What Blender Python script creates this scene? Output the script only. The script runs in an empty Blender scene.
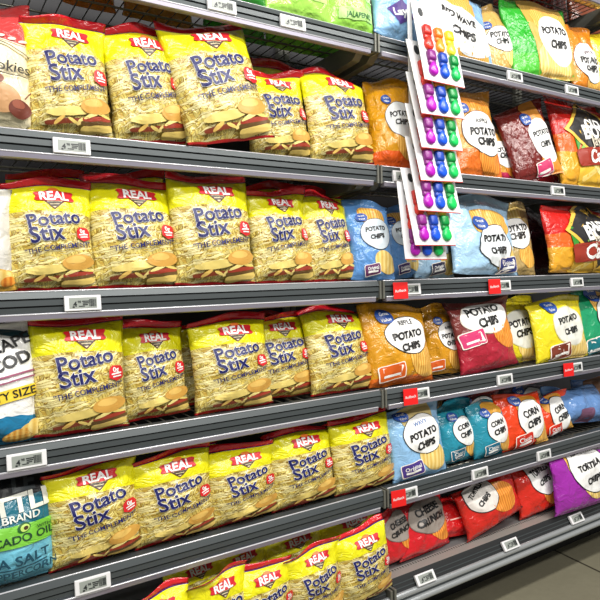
import bpy, bmesh, math, random
from mathutils import Vector, Matrix, noise, Euler
R = math.radians
scene = bpy.context.scene
COL = scene.collection

# ------------------------------------------------------------------ camera
YAW, PITCH, ROLL, FPX = R(32.34), R(2.13), R(-1.454), 600.0
D0 = 1.27            # distance from the camera to the shelf fronts
ZC = 1.09            # camera height
CF = Vector((math.sin(YAW)*math.cos(PITCH), math.cos(YAW)*math.cos(PITCH), -math.sin(PITCH)))
_r = Vector((math.cos(YAW), -math.sin(YAW), 0)); _u = _r.cross(CF)
CR = _r*math.cos(ROLL) + _u*math.sin(ROLL)
CU = _u*math.cos(ROLL) - _r*math.sin(ROLL)
CO = Vector((0, 0, ZC))
def proj(p):
    d = p - CO; z = d.dot(CF)
    return 300 + FPX*d.dot(CR)/z, 300 - FPX*d.dot(CU)/z
def ray(px, py):
    return CF*FPX + CR*(px-300) + CU*(300-py)
def hit_y(px, py, y):
    d = ray(px, py); return CO + d*((y-CO.y)/d.y)
cam = bpy.data.cameras.new('camera'); cam.sensor_fit = 'HORIZONTAL'; cam.sensor_width = 36
cam.lens = 36*FPX/600; cam.clip_start = .02
co = bpy.data.objects.new('camera', cam); COL.objects.link(co)
M = Matrix((CR, CU, -CF)).transposed().to_4x4(); M.translation = CO
co.matrix_world = M
scene.camera = co

# ------------------------------------------------------------------ materials
def lin(c):
    return tuple(((x/255)/12.92 if x/255 <= .04045 else (((x/255)+.055)/1.055)**2.4) for x in c) + (1,)
MATS = {}
def mat(name, col, rough=.5, metal=0, coat=0, bump=0, bscale=30, spec=.5):
    key = (name, col, rough, metal, coat, bump, bscale)
    if key in MATS: return MATS[key]
    m = bpy.data.materials.new(name); m.use_nodes = True
    nt = m.node_tree; b = nt.nodes['Principled BSDF']
    b.inputs['Base Color'].default_value = lin(col)
    b.inputs['Roughness'].default_value = rough
    b.inputs['Metallic'].default_value = metal
    b.inputs['Coat Weight'].default_value = coat
    b.inputs['Coat Roughness'].default_value = .12
    b.inputs['Specular IOR Level'].default_value = spec
    if bump: add_bump(nt, b, bump, bscale)
    MATS[key] = m
    return m
def add_bump(nt, b, strength, scale):
    tc = nt.nodes.new('ShaderNodeTexCoord')
    n = nt.nodes.new('ShaderNodeTexNoise'); n.inputs['Scale'].default_value = scale
    n.inputs['Detail'].default_value = 3; n.inputs['Distortion'].default_value = 1.2
    bp = nt.nodes.new('ShaderNodeBump'); bp.inputs['Strength'].default_value = strength
    bp.inputs['Distance'].default_value = .01
    nt.links.new(tc.outputs['Object'], n.inputs['Vector'])
    nt.links.new(n.outputs['Fac'], bp.inputs['Height'])
    nt.links.new(bp.outputs['Normal'], b.inputs['Normal'])
    nt.links.new(bp.outputs['Normal'], b.inputs['Coat Normal'])
def film(col): return mat('film', col, .24, 0, .4, .65, 30)
def ink(col): return mat('ink', col, .45, 0, .06)

def node(nt, kind, **kw):
    n = nt.nodes.new(kind)
    for k, v in kw.items():
        if k == 'op': n.operation = v
        else: n.inputs[k].default_value = v
    return n
def math_n(nt, op, a, b=None, c=None):
    n = nt.nodes.new('ShaderNodeMath'); n.operation = op
    for i, x in enumerate((a, b, c)):
        if x is None: continue
        if isinstance(x, (int, float)): n.inputs[i].default_value = x
        else: nt.links.new(x, n.inputs[i])
    return n.outputs[0]
def mix_n(nt, fac, a, b):
    n = nt.nodes.new('ShaderNodeMix'); n.data_type = 'RGBA'
    if isinstance(fac, (int, float)): n.inputs[0].default_value = fac
    else: nt.links.new(fac, n.inputs[0])
    for idx, x in ((6, a), (7, b)):
        if isinstance(x, tuple): n.inputs[idx].default_value = x
        else: nt.links.new(x, n.inputs[idx])
    return n.outputs[2]
def stix_material():
    """clear film over pale potato sticks, yellow band printed along the top"""
    m = bpy.data.materials.new('potato_stick_print'); m.use_nodes = True
    nt = m.node_tree; b = nt.nodes['Principled BSDF']
    uv = nt.nodes.new('ShaderNodeUVMap')
    um = nt.nodes.new('ShaderNodeMapping'); um.inputs['Scale'].default_value = (.184, .246, 1); nt.links.new(uv.outputs[0], um.inputs['Vector'])
    colr = lin((186, 154, 62))
    cur = colr
    for k, (ang, dens, pale) in enumerate(((20, 1.05, (228, 204, 100)), (-48, 1.15, (244, 228, 142)), (70, 1.0, (234, 214, 116)), (-12, 1.25, (246, 234, 166)))):
        mp = nt.nodes.new('ShaderNodeMapping'); mp.vector_type = 'POINT'
        # first rotate, then stretch: two mappings
        mp.inputs['Rotation'].default_value = (0, 0, R(ang)); mp.inputs['Location'].default_value = (k*.31, k*.17, 0)
        nt.links.new(um.outputs[0], mp.inputs['Vector'])
        # bend the sticks a little
        nz = node(nt, 'ShaderNodeTexNoise', Scale=7.0, Detail=1.0)
        nt.links.new(uv.outputs[0], nz.inputs['Vector'])
        ad = nt.nodes.new('ShaderNodeVectorMath'); ad.operation = 'MULTIPLY_ADD'
        ad.inputs[1].default_value = (.012, .012, 0)
        nt.links.new(nz.outputs['Color'], ad.inputs[0]); nt.links.new(mp.outputs[0], ad.inputs[2])
        mp2 = nt.nodes.new('ShaderNodeMapping'); mp2.inputs['Scale'].default_value = (19*dens, 165*dens, 1)
        nt.links.new(ad.outputs[0], mp2.inputs['Vector'])
        vo = nt.nodes.new('ShaderNodeTexVoronoi'); vo.feature = 'DISTANCE_TO_EDGE'; vo.voronoi_dimensions = '2D'
        vo.inputs['Scale'].default_value = 1; vo.inputs['Randomness'].default_value = .9
        nt.links.new(mp2.outputs[0], vo.inputs['Vector'])
        vc = nt.nodes.new('ShaderNodeTexVoronoi'); vc.feature = 'F1'; vc.voronoi_dimensions = '2D'
        vc.inputs['Scale'].default_value = 1; vc.inputs['Randomness'].default_value = .9
        nt.links.new(mp2.outputs[0], vc.inputs['Vector'])
        sep = nt.nodes.new('ShaderNodeSeparateColor'); nt.links.new(vc.outputs['Color'], sep.inputs[0])
        on = math_n(nt, 'LESS_THAN', sep.outputs[0], .52 if k else .9)
        body = math_n(nt, 'GREATER_THAN', vo.outputs['Distance'], .1)
        rim = math_n(nt, 'GREATER_THAN', vo.outputs['Distance'], .035)
        dark = math_n(nt, 'MULTIPLY', on, rim)
        cur = mix_n(nt, dark, cur, lin((134, 104, 30)))
        tone = mix_n(nt, sep.outputs[1], lin(pale), lin(tuple(int(x*.84) for x in pale)))
        cur = mix_n(nt, math_n(nt, 'MULTIPLY', on, body), cur, tone)
    sx = nt.nodes.new('ShaderNodeSeparateXYZ'); nt.links.new(uv.outputs[0], sx.inputs[0])
    nz = node(nt, 'ShaderNodeTexNoise', Scale=4.0, Detail=2.0); nt.links.new(uv.outputs[0], nz.inputs['Vector'])
    # yellow band: lower edge dips to both sides
    du = math_n(nt, 'SUBTRACT', sx.outputs[0], .5)
    du2 = math_n(nt, 'MULTIPLY', du, du)
    lim = math_n(nt, 'MULTIPLY_ADD', du2, -.12, .665)
    lim = math_n(nt, 'MULTIPLY_ADD', nz.outputs['Fac'], .03, lim)
    isy = math_n(nt, 'GREATER_THAN', sx.outputs[1], lim)
    cur = mix_n(nt, isy, cur, lin((228, 222, 14)))
    cur = mix_n(nt, math_n(nt, 'LESS_THAN', sx.outputs[1], .02), cur, lin((200, 30, 36)))
    isb = math_n(nt, 'GREATER_THAN', sx.outputs[1], .918)
    cur = mix_n(nt, isb, cur, lin((48, 44, 130)))
    nt.links.new(cur, b.inputs['Base Color'])
    b.inputs['Roughness'].default_value = .3; b.inputs['Coat Weight'].default_value = .3
    b.inputs['Coat Roughness'].default_value = .12
    add_bump(nt, b, .8, 28)
    return m
def ripple_material(name, a, bcol, scale=34):
    m = bpy.data.materials.new(name); m.use_nodes = True
    nt = m.node_tree; b = nt.nodes['Principled BSDF']
    tc = nt.nodes.new('ShaderNodeTexCoord')
    w = node(nt, 'ShaderNodeTexWave', Scale=scale, Distortion=1.5)
    nt.links.new(tc.outputs['Object'], w.inputs['Vector'])
    n = node(nt, 'ShaderNodeTexNoise', Scale=60.0); nt.links.new(tc.outputs['Object'], n.inputs['Vector'])
    c = mix_n(nt, w.outputs['Fac'], lin(a), lin(bcol))
    c = mix_n(nt, math_n(nt, 'MULTIPLY', n.outputs['Fac'], .35), c, lin(bcol))
    nt.links.new(c, b.inputs['Base Color']); b.inputs['Roughness'].default_value = .35
    return m
STIX = stix_material()
CHIP_GOLD = ripple_material('gold_chip_print', (246, 206, 112), (206, 142, 46))
CHIP_PALE = ripple_material('pale_chip_print', (246, 224, 150), (222, 184, 92), 22)
CHIP_ORANGE = ripple_material('orange_chip_print', (244, 170, 70), (206, 112, 30))
M_CHANNEL = mat('grey_channel', (72, 78, 80), .38, .3)
M_GROOVE = mat('dark_groove', (30, 32, 34), .6)
M_LIP = mat('brushed_lip', (150, 146, 160), .3, .5)
M_RAIL = mat('base_rail', (164, 168, 170), .28, .35)
M_HIGHLIGHT = mat('painted_highlight', (226, 226, 232), .25, .3)  # near-white tone that paints the highlight lines on the shelf fronts
M_WIRE = mat('wire_zinc', (128, 126, 116), .35, .7)
M_BRACKET = mat('bracket_grey', (112, 112, 104), .45, .3)
M_DECK = mat('deck_grey', (112, 112, 112), .5, .2)
M_PERF = mat('perforated_strip', (158, 156, 150), .45, .3)
M_PANEL = mat('back_panel_dark', (46, 46, 50), .6)
M_KICK = mat('kick_plate_black', (18, 18, 20), .5)
M_WHITE = mat('white_plastic', (226, 226, 228), .35)
M_LCD = mat('lcd_grey', (150, 156, 150), .3)
M_DARK = mat('lcd_ink', (34, 38, 40), .4)
M_TAGRED = mat('tag_red', (226, 26, 26), .4)

# ------------------------------------------------------------------ object helpers
def finish(o, parent=None, label=None, cat=None, group=None, kind=None):
    if parent: o.parent = parent
    if label: o['label'] = label
    if cat: o['category'] = cat
    if group: o['group'] = group
    if kind: o['kind'] = kind
    return o
def empty(name, loc, label, cat, group=None):
    o = bpy.data.objects.new(name, None); o.empty_display_size = .05; o.location = loc
    COL.objects.link(o); return finish(o, None, label, cat, group)
class MB:
    """collects vertices, faces, material slots and uvs for one mesh"""
    def __init__(s): s.v = []; s.f = []; s.mi = []; s.mats = []; s.uv = {}
    def slot(s, m):
        if m not in s.mats: s.mats.append(m)
        return s.mats.index(m)
    def add(s, verts, faces, m, uvs=None):
        b = len(s.v); k = s.slot(m); s.v += [tuple(v) for v in verts]
        for f in faces: s.f.append(tuple(i+b for i in f)); s.mi.append(k)
        if uvs:
            for i, q in enumerate(uvs): s.uv[b+i] = q
    def box(s, lo, hi, m, bev=0):
        x0, y0, z0 = lo; x1, y1, z1 = hi
        if bev:
            bm = bmesh.new(); bmesh.ops.create_cube(bm, size=1)
            for v in bm.verts:
                v.co = Vector((x0+(v.co.x+.5)*(x1-x0), y0+(v.co.y+.5)*(y1-y0), z0+(v.co.z+.5)*(z1-z0)))
            bmesh.ops.bevel(bm, geom=bm.edges[:], offset=bev, segments=2, profile=.5, affect='EDGES')
            bm.verts.index_update()
            s.add([v.co.copy() for v in bm.verts], [[v.index for v in f.verts] for f in bm.faces], m); bm.free(); return
        v = [(x0,y0,z0),(x1,y0,z0),(x1,y1,z0),(x0,y1,z0),(x0,y0,z1),(x1,y0,z1),(x1,y1,z1),(x0,y1,z1)]
        s.add(v, [(0,3,2,1),(4,5,6,7),(0,1,5,4),(1,2,6,5),(2,3,7,6),(3,0,4,7)], m)
    def tube(s, pts, r, m, n=6):
        pts = [Vector(p) for p in pts]; rings = []
        for i, p in enumerate(pts):
            d = (pts[min(i+1, len(pts)-1)] - pts[max(i-1, 0)]).normalized()
            a = d.orthogonal().normalized() if i == 0 else (a - d*a.dot(d)).normalized()
            b2 = d.cross(a)
            rings.append([p + (a*math.cos(2*math.pi*k/n) + b2*math.sin(2*math.pi*k/n))*r for k in range(n)])
        v = [q for rr in rings for q in rr]; f = []
        for i in range(len(pts)-1):
            for k in range(n):
                f.append((i*n+k, i*n+(k+1) % n, (i+1)*n+(k+1) % n, (i+1)*n+k))
        f.append(tuple(reversed(range(n)))); f.append(tuple((len(pts)-1)*n+k for k in range(n)))
        s.add(v, f, m)
    def prism(s, prof, x0, x1, m):
        n = len(prof); v = [(x0, y, z) for y, z in prof] + [(x1, y, z) for y, z in prof]
        f = [(i, n+i, n+(i+1) % n, (i+1) % n) for i in range(n)]
        f += [tuple(range(n)), tuple(reversed(range(n, 2*n)))]
        s.add(v, f, m)
    def build(s, name, parent=None, smooth=False, **kw):
        me = bpy.data.meshes.new(name); me.from_pydata(s.v, [], s.f)
        for m in s.mats: me.materials.append(m)
        me.polygons.foreach_set('material_index', s.mi)
        if smooth: me.polygons.foreach_set('use_smooth', [True]*len(s.f))
        if s.uv:
            ul = me.uv_layers.new(name='UVMap')
            for l in me.loops: ul.data[l.index].uv = s.uv.get(l.vertex_index, (0, 0))
        me.update()
        o = bpy.data.objects.new(name, me); COL.objects.link(o)
        return finish(o, parent, **kw)
def dup(o, parent=None):
    c = o.copy(); COL.objects.link(c)
    if parent: c.parent = parent; c.matrix_parent_inverse = o.matrix_parent_inverse
    for ch in list(o.children): dup(ch, c)
    return c

# ------------------------------------------------------------------ lettering
TXT = {}
def text2d(s, off=0.0, shear=0.0):
    """flat glyph mesh, width scaled to 1, centred"""
    key = (s, off, shear)
    if key in TXT: return TXT[key]
    cu = bpy.data.curves.new('t', 'FONT'); cu.body = s; cu.size = 1; cu.offset = off; cu.shear = shear
    cu.resolution_u = 3; cu.align_x = 'CENTER'; cu.fill_mode = 'FRONT'
    o = bpy.data.objects.new('t', cu); COL.objects.link(o)
    dg = bpy.context.evaluated_depsgraph_get(); dg.update()
    me = bpy.data.meshes.new_from_object(o.evaluated_get(dg))
    bm = bmesh.new(); bm.from_mesh(me)
    for _ in range(3):
        e = [e for e in bm.edges if e.calc_length() > .22]
        if not e: break
        bmesh.ops.subdivide_edges(bm, edges=e, cuts=1, use_grid_fill=False)
        bmesh.ops.triangulate(bm, faces=[f for f in bm.faces if len(f.verts) > 4])
    bm.verts.index_update()
    vs = [(v.co.x, v.co.y) for v in bm.verts]; fs = [[v.index for v in f.verts] for f in bm.faces]
    bm.free(); bpy.data.objects.remove(o); bpy.data.curves.remove(cu); bpy.data.meshes.remove(me)
    TXT[key] = (vs, fs); return TXT[key]
def text_fit(s, w, off=0.0, out=0.0, shear=0.0):
    """glyphs scaled so that the (un-outlined) word is w wide, centred on its cap height"""
    base, _ = text2d(s, off, shear)
    xs = [v[0] for v in base]; ys = [v[1] for v in base]
    k = w/(max(xs)-min(xs)); cx = (max(xs)+min(xs))/2; cy = .34
    vs, fs = text2d(s, off+out, shear)
    return [((x-cx)*k, (y-cy)*k) for x, y in vs], fs
def disc(n, rings, shape):
    """polar patch over a star-shaped outline given as a function of the angle"""
    vs = [(0, 0)]; fs = []
    for r in range(1, rings+1):
        for k in range(n):
            x, y = shape(2*math.pi*k/n); vs.append((x*r/rings, y*r/rings))
    for k in range(n): fs.append((0, 1+k, 1+(k+1) % n))
    for r in range(rings-1):
        for k in range(n):
            a = 1+r*n; b = a+n
            fs.append((a+k, b+k, b+(k+1) % n, a+(k+1) % n))
    return vs, fs
def sh_oval(rx, ry): return lambda t: (rx*math.cos(t), ry*math.sin(t))
def sh_sq(rx, ry, p=4):
    def f(t):
        c, s = math.cos(t), math.sin(t); k = (abs(c)**p+abs(s)**p)**(-1/p); return rx*c*k, ry*s*k
    return f
def sh_tear(rx, ry):
    def f(t):
        c, s = math.cos(t), math.sin(t); k = 1 + .2*max(0, math.cos(t+math.pi*.42))**6
        return rx*c*k, ry*s*k
    return f
def sh_poly(pts):
    def f(t):
        d = (math.cos(t), math.sin(t)); best = None; n = len(pts)
        for i in range(n):
            (ax, ay), (bx, by) = pts[i], pts[(i+1) % n]
            ex, ey = bx-ax, by-ay; den = d[0]*ey - d[1]*ex
            if abs(den) < 1e-9: continue
            r = (ax*ey - ay*ex)/den; q = (ax*d[1]-ay*d[0])/den
            if r > 0 and -1e-6 <= q <= 1+1e-6 and (best is None or r < best): best = r
        best = best or 0; return d[0]*best, d[1]*best
    return f

# ------------------------------------------------------------------ snack bag geometry
class Bag:
    NU, NV, NB = 30, 40, 10
    def __init__(s, W, H, T, seed, crumple=1.0, sag=0.0, flop=0.0, pinch=.07):
        s.W, s.H, s.T = W, H, T
        s.seed = seed; s.cr = crumple*1.0; s.sag = sag; s.flop = flop; s.pinch = pinch
        rnd = random.Random(seed); s.ph = [rnd.uniform(0, 6.28) for _ in range(8)]
        s.o = Vector((rnd.uniform(0, 50), rnd.uniform(0, 50), rnd.uniform(0, 50)))
        s.vs = [j/s.NV for j in range(s.NV+1)]
        s.fr = [[s.P(-1+2*i/s.NU, v, -1) for i in range(s.NU+1)] for v in s.vs]
        s.bk = [[s.P(1-2*i/s.NB, v, 1) for i in range(s.NB+1)] for v in s.vs]
        s.nm = []
        for j in range(s.NV+1):
            row = []
            for i in range(s.NU+1):
                a = s.fr[j][min(i+1, s.NU)] - s.fr[j][max(i-1, 0)]
                b = s.fr[min(j+1, s.NV)][i] - s.fr[max(j-1, 0)][i]
                n = a.cross(b); row.append(n.normalized() if n.length > 0 else Vector((0, -1, 0)))
            s.nm.append(row)
    def P(s, u, v, side):
        W, H, T = s.W, s.H, s.T
        m = min(1, max(0, (v-.025)/(1-.085-.025)))
        pr = max(0, math.sin(math.pi*m**.82))**.55
        nz = noise.noise
        hw = W/2*(1 - s.pinch*pr + .025*nz(Vector((0, v*5, (u > 0)*9)) + s.o))
        x = u*hw
        edge = max(0, 1-abs(u)**2.4)
        t = T/2*pr*edge**.7 + .0006
        q = Vector((u*W*.5, v*H, side*3.0))
        c = nz(q*14 + s.o*1.0)*.0046 + (.5-abs(nz(q*Vector((22, 13, 1)) + s.o*1.3)))*.0100 \
            + (.35-abs(nz(q*Vector((40, 30, 1)) - s.o)))*.0042
        pl = math.sin(u*9+s.ph[0]+3*nz(Vector((u*2, v*4, 0))+s.o))*(.0055*math.exp(-max(0, 1-m)/.13) + .004*math.exp(-m/.1))
        pl *= min(1, pr*2.5)
        y = side*(t + (c*s.cr + pl*s.cr)*edge**.5*min(1, pr*1.6))
        z = v*H
        top = max(0, (v-.80)/.2)
        # wavy seal, drooping corners, floppy top
        y += top**1.3*(.010*math.sin(u*2.3+s.ph[1]) + .006*math.sin(u*5+s.ph[2]))*s.cr
        z += top*(.010*math.sin(u*2.1+s.ph[3])*s.cr - s.sag*abs(u)**2)
        y -= s.flop*top**1.6*H
        z -= abs(s.flop)*top**2*H*.45
        bot = max(0, (.12-v)/.12)
        z += bot*(.0035*abs(math.sin(u*4+s.ph[4])))
        return Vector((x, y, z))
    def at(s, u, v, e):
        u = min(.995, max(-.995, u)); v = min(.999, max(.001, v))
        a = (u+1)/2*s.NU; b = v*s.NV; i = int(a); j = int(b); i = min(i, s.NU-1); j = min(j, s.NV-1); a -= i; b -= j
        def L(g): return (g[j][i]*(1-a)+g[j][i+1]*a)*(1-b) + (g[j+1][i]*(1-a)+g[j+1][i+1]*a)*b
        return L(s.fr) + L(s.nm)*e
    def shell(s, j0, j1, m, mb=None):
        mb = mb or MB(); v = []; uv = []; f = []
        n = s.NU+1 + s.NB-1
        for j in range(j0, j1+1):
            for i in range(s.NU+1): v.append(s.fr[j][i]); uv.append((i/s.NU, s.vs[j]))
            for i in range(1, s.NB): v.append(s.bk[j][i]); uv.append((1-i/s.NB, s.vs[j]))
        for j in range(j1-j0):
            for i in range(n):
                f.append((j*n+i, j*n+(i+1) % n, (j+1)*n+(i+1) % n, (j+1)*n+i))
        f.append(tuple(reversed(range(n)))); f.append(tuple((j1-j0)*n+i for i in range(n)))
        mb.add(v, f, m, uv); return mb
    def decal(s, mb, patch, m, cx, cy, rot=0, e=.0008):
        """patch in metres, laid on the front at (cx, cy): cx in half widths, cy in heights"""
        vs, fs = patch; c, q = math.cos(R(rot)), math.sin(R(rot)); out = []
        for x, y in vs:
            X = cx*s.W/2 + x*c - y*q; Y = cy*s.H + x*q + y*c
            out.append(s.at(X/(s.W/2), Y/s.H, e))
        mb.add(out, fs, m)

def make_parts(bag, ops, root, step=.00034):
    """ops: drawing steps in order; steps naming the same part end in one mesh"""
    parts = {}; W = bag.W; lvl = 0
    for op in ops:
        k, part = op[0], op[1]; mb = parts.setdefault(part, MB()); lvl += 1; e = .0010+step*lvl
        if k == 'text':
            _, _, col, s, cx, cy, w, rot, off = op[:9]
            out = op[9] if len(op) > 9 else None; sh = op[10] if len(op) > 10 else 0
            if out: bag.decal(mb, text_fit(s, w*W, off, .022, sh), ink(out), cx, cy, rot, e)
            lvl += 1; e = .0010+step*lvl + (.0008 if out else .0003)
            bag.decal(mb, text_fit(s, w*W, off, 0, sh), ink(col), cx, cy, rot, e)
        else:
            _, _, col, cx, cy, rx, ry, rot = op[:8]
            m = col if not isinstance(col, tuple) else ink(col)
            shp = {'oval': sh_oval, 'sq': sh_sq, 'tear': sh_tear}.get(k)
            if shp: p = disc(64 if max(rx, ry) > .2 else 36, 20 if max(rx, ry) > .2 else 4, shp(rx*W, ry*W))
            elif k == 'diamond': p = disc(44, 10, sh_poly([(rx*W, 0), (0, ry*W), (-rx*W, 0), (0, -ry*W)]))
            elif k == 'bar': p = disc(48, 8 if rx > .2 else 3, sh_sq(rx*W, ry*W, 14))
            elif k == 'shield': p = disc(40, 4, sh_poly([(rx*W, ry*W*.7), (0, ry*W), (-rx*W, ry*W*.7), (-rx*W*.8, -ry*W*.25), (0, -ry*W), (rx*W*.8, -ry*W*.25)]))
            elif k == 'poly': p = disc(64, 8, sh_poly([(a*W, b*W) for a, b in op[8]]))
            bag.decal(mb, p, m, cx, cy, rot, e)
    for part, mb in parts.items(): mb.build(part, root)

NAVY, WHITE, BLACK, RED = (12, 18, 92), (238, 238, 236), (18, 18, 20), (206, 26, 36)
def stix_bag(seed, crumple=1.0, sag=.0, flop=0.0):
    b = Bag(.184, .246, .072, seed, crumple, sag, flop)
    js = round(.93*b.NV)
    root = b.shell(0, js, STIX).build('potato_stick_bag', smooth=True)
    b.shell(js, b.NV, film((206, 24, 38))).build('top_seal', root, smooth=True, label='red top seal')
    ops = [
        ('shield', 'emblem', (90, 24, 34), .1, .785, .135, .125, 0),
        ('shield', 'emblem', (226, 214, 170), .1, .782, .105, .105, 0),
        ('bar', 'emblem', (80, 70, 60), .1, .752, .075, .012, 0), ('bar', 'emblem', (80, 70, 60), .1, .728, .045, .011, 0),
        ('oval', 'emblem', (232, 120, 40), .1, .868, .06, .022, 0),
        ('poly', 'emblem', (200, 20, 34), .1, .81, 0, 0, 0, [(.235, .06), (-.235, .06), (-.2, .0), (-.235, -.06), (.235, -.06), (.2, 0)]),
        ('text', 'emblem', WHITE, 'REAL', .1, .81, .32, 0, .035),
        ('text', 'lettering', NAVY, 'Potato', .06, .605, .60, 8, .02, WHITE),
        ('text', 'lettering', NAVY, 'Stix', -.13, .468, .38, 8, .02, WHITE),
        ('text', 'lettering', NAVY, '"THE COMPLEMENT"', .12, .35, .76, 8, .012),
        ('poly', 'badge', RED, .72, .475, 0, 0, 0, [(.085, .04), (.05, .085), (-.05, .085), (-.085, .04), (-.085, -.05), (0, -.085), (.085, -.05)]),
        ('text', 'badge', WHITE, '0g', .70, .505, .07, 8, .03),
        ('bar', 'badge', WHITE, .72, .472, .06, .008, 8), ('bar', 'badge', WHITE, .73, .45, .05, .007, 8),
        ('oval', 'sandwich_picture', (226, 204, 116), -.12, .165, .25, .045, 6),
        ('sq', 'sandwich_picture', (126, 52, 26), -.15, .095, .25, .022, 5),
        ('oval', 'sandwich_picture', (224, 186, 96), -.34, .10, .07, .02, 30), ('oval', 'sandwich_picture', (236, 208, 116), -.05, .10, .06, .016, -20),
        ('oval', 'sandwich_picture', (236, 212, 130), .12, .10, .05, .02, 40),
        ('sq', 'sandwich_picture', (222, 194, 106), .52, .065, .19, .036, 6),
        ('sq', 'sandwich_picture', (96, 70, 30), .52, .105, .2, .024, 6),
        ('sq', 'sandwich_picture', (160, 56, 36), .52, .13, .18, .022, 6),
        ('oval', 'sandwich_picture', (238, 222, 140), .42, .155, .12, .018, 20), ('oval', 'sandwich_picture', (226, 204, 110), .68, .165, .1, .016, -8),
        ('oval', 'sandwich_picture', (206, 156, 70), .52, .225, .19, .082, 6),
        ('oval', 'sandwich_picture', (226, 186, 98), .46, .245, .11, .04, 6),
    ]
    make_parts(b, ops, root, .0002)
    return root, b

# ------------------------------------------------------------------ shelf levels (z of the price-channel lip)
HL = {'G': .763, 'A': .4766, 'B': .2003, 'C': -.0471, 'D': -.2838, 'E': -.5038, 'F': -.706}
ZL = {k: ZC + v*D0 for k, v in HL.items()}
ZD = {k: z + .044 for k, z in ZL.items()}
FY = {k: D0 for k in HL}; FY['F'] = D0 - .02
X0, BAYW = -.152, 1.22
BAYS = {'left': X0, 'right': X0+BAYW, 'far': X0+2*BAYW}
DEPTH = .47

def place(root, bag, row, xl, xr, ytop, off, lean=12, yaw=0, roll=0, lift=0.0, fit=True, smax=1.45):
    """stand a bag on a shelf so that it spans the photo columns xl..xr and reaches ytop"""
    y = FY[row] + off + bag.T*.3
    z = ZD[row] + .003 + lift
    E = Euler((R(-lean), R(roll), R(yaw)), 'XYZ').to_matrix()
    sx, sz = 1.0, 1.0
    x = hit_y((xl+xr)/2, 250, y).x
    pts = [bag.P(-1+2*i/12, v, sd) for i in range(13) for v in (.35, .5, .65) for sd in (-1, 1)]
    tops = [bag.P(u, 1, -1) for u in (-.5, 0, .5)]
    low = [p for g in (bag.fr, bag.bk) for rw in g[:7] for p in rw]
    for it in range(18):
        z = ZD[row] + .0025 + lift - min((E @ Vector((p.x*sx, p.y*(sx+1)/2, p.z*sz))).z for p in low)   # settle on the deck
        def W(p): return proj(Vector((x, y, z)) + E @ Vector((p.x*sx, p.y*(sx+1)/2, p.z*sz)))
        q = [W(p)[0] for p in pts]; a, b = min(q), max(q)
        dsdx = (proj(Vector((x+.01, y, z+.1)))[0]-proj(Vector((x, y, z+.1)))[0])/.01
        x += ((xl+xr)-(a+b))/2/dsdx
        if fit: sx = min(smax, max(.6, sx*(xr-xl)/(b-a)))
        if fit and ytop is not None:
            yt = sum(W(p)[1] for p in tops)/3; yb = proj(Vector((x, y, z)))[1]
            sz = min(smax, max(.6, sz*(yb-ytop)/max(20, (yb-yt))))
    root.location = (x, y, z); root.rotation_euler = (R(-lean), R(roll), R(yaw)); root.scale = (sx, (sx+1)/2, sz)
    return sx, sz

# ------------------------------------------------------------------ shelving
CH = [(.030, .046), (.006, .047), (.001, .044), (-.004, .032), (.005, .0315), (.005, .0295), (-.001, .029), (-.002, .0175),
      (.006, .017), (.006, .0145), (.000, .014), (.001, .000), (.02, -.004), (.03, .02)]
LIP = [(.004, .001), (-.004, .001), (-.005, -.001), (-.0045, -.0095), (-.001, -.0115), (.012, -.011), (.012, -.004)]
def wire_shelf(bay, row, words):
    x0 = BAYS[bay] + .003; x1 = x0 + BAYW - .006; y0 = FY[row]; z0 = ZL[row]
    cx = (x0+x1)/2
    root = empty('wire_shelf', (cx, y0, z0), words, 'shelf', 'wire shelves of the snack aisle')
    w = BAYW/2 - .003
    mb = MB(); mb.prism(CH, -w+.006, w-.006, M_CHANNEL); mb.build('price_channel', root)
    mb = MB(); mb.box((-w+.006, .0045, .0140), (w-.006, .0065, .0320), M_GROOVE); mb.build('channel_slot', root)
    mb = MB(); mb.prism(LIP, -w+.012, w-.02, M_LIP); mb.build('bumper_lip', root, label='pale metal bumper lip')
    mb = MB(); mb.tube([(-w+.012, -.0045, .0012), (w-.02, -.0045, .0012)], .0018, M_HIGHLIGHT, 8); mb.build('lip_highlight', root, smooth=True, label='painted highlight line along the lip')  # thin bead added to paint the highlight along the top of the lip
    mb = MB(); mb.tube([(-w+.008, .0045, .0455), (w-.008, .0045, .0455)], .0017, M_HIGHLIGHT, 8); mb.build('front_edge_highlight', root, smooth=True, label='painted highlight along the front edge of the shelf')  # pale strip paints the highlight where the shelf top meets its front
    for sgn in (-1, 1):
        mb = MB(); xe = sgn*(w-.003)
        mb.box((xe-.003, -.006, -.004), (xe+.003, .03, .046), M_BRACKET, .0012); mb.build('end_cap', root)
        mb = MB(); xe = sgn*(w-.022)
        prof = [(.03, .036), (.03, .01), (.06, -.012), (.2, -.02), (DEPTH-.02, -.03), (DEPTH-.02, .036)]
        mb.prism(prof, xe-.012, xe+.012, M_BRACKET); mb.build('side_bracket', root)
    mb = MB(); n = 38
    for i in range(n+1):
        x = -w+.015 + (2*w-.03)*i/n
        mb.tube([(x, .012, .030), (x, .018, .0405), (x, .03, .0425), (x, DEPTH-.03, .0425)], .0016, M_WIRE, 5)
    for yy in (.05, .16, .27, .38, DEPTH-.03):
        mb.tube([(-w+.012, yy, .038), (w-.012, yy, .038)], .0028, M_WIRE, 6)
    mb.build('wire_deck', root, smooth=True)
    return root
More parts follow.
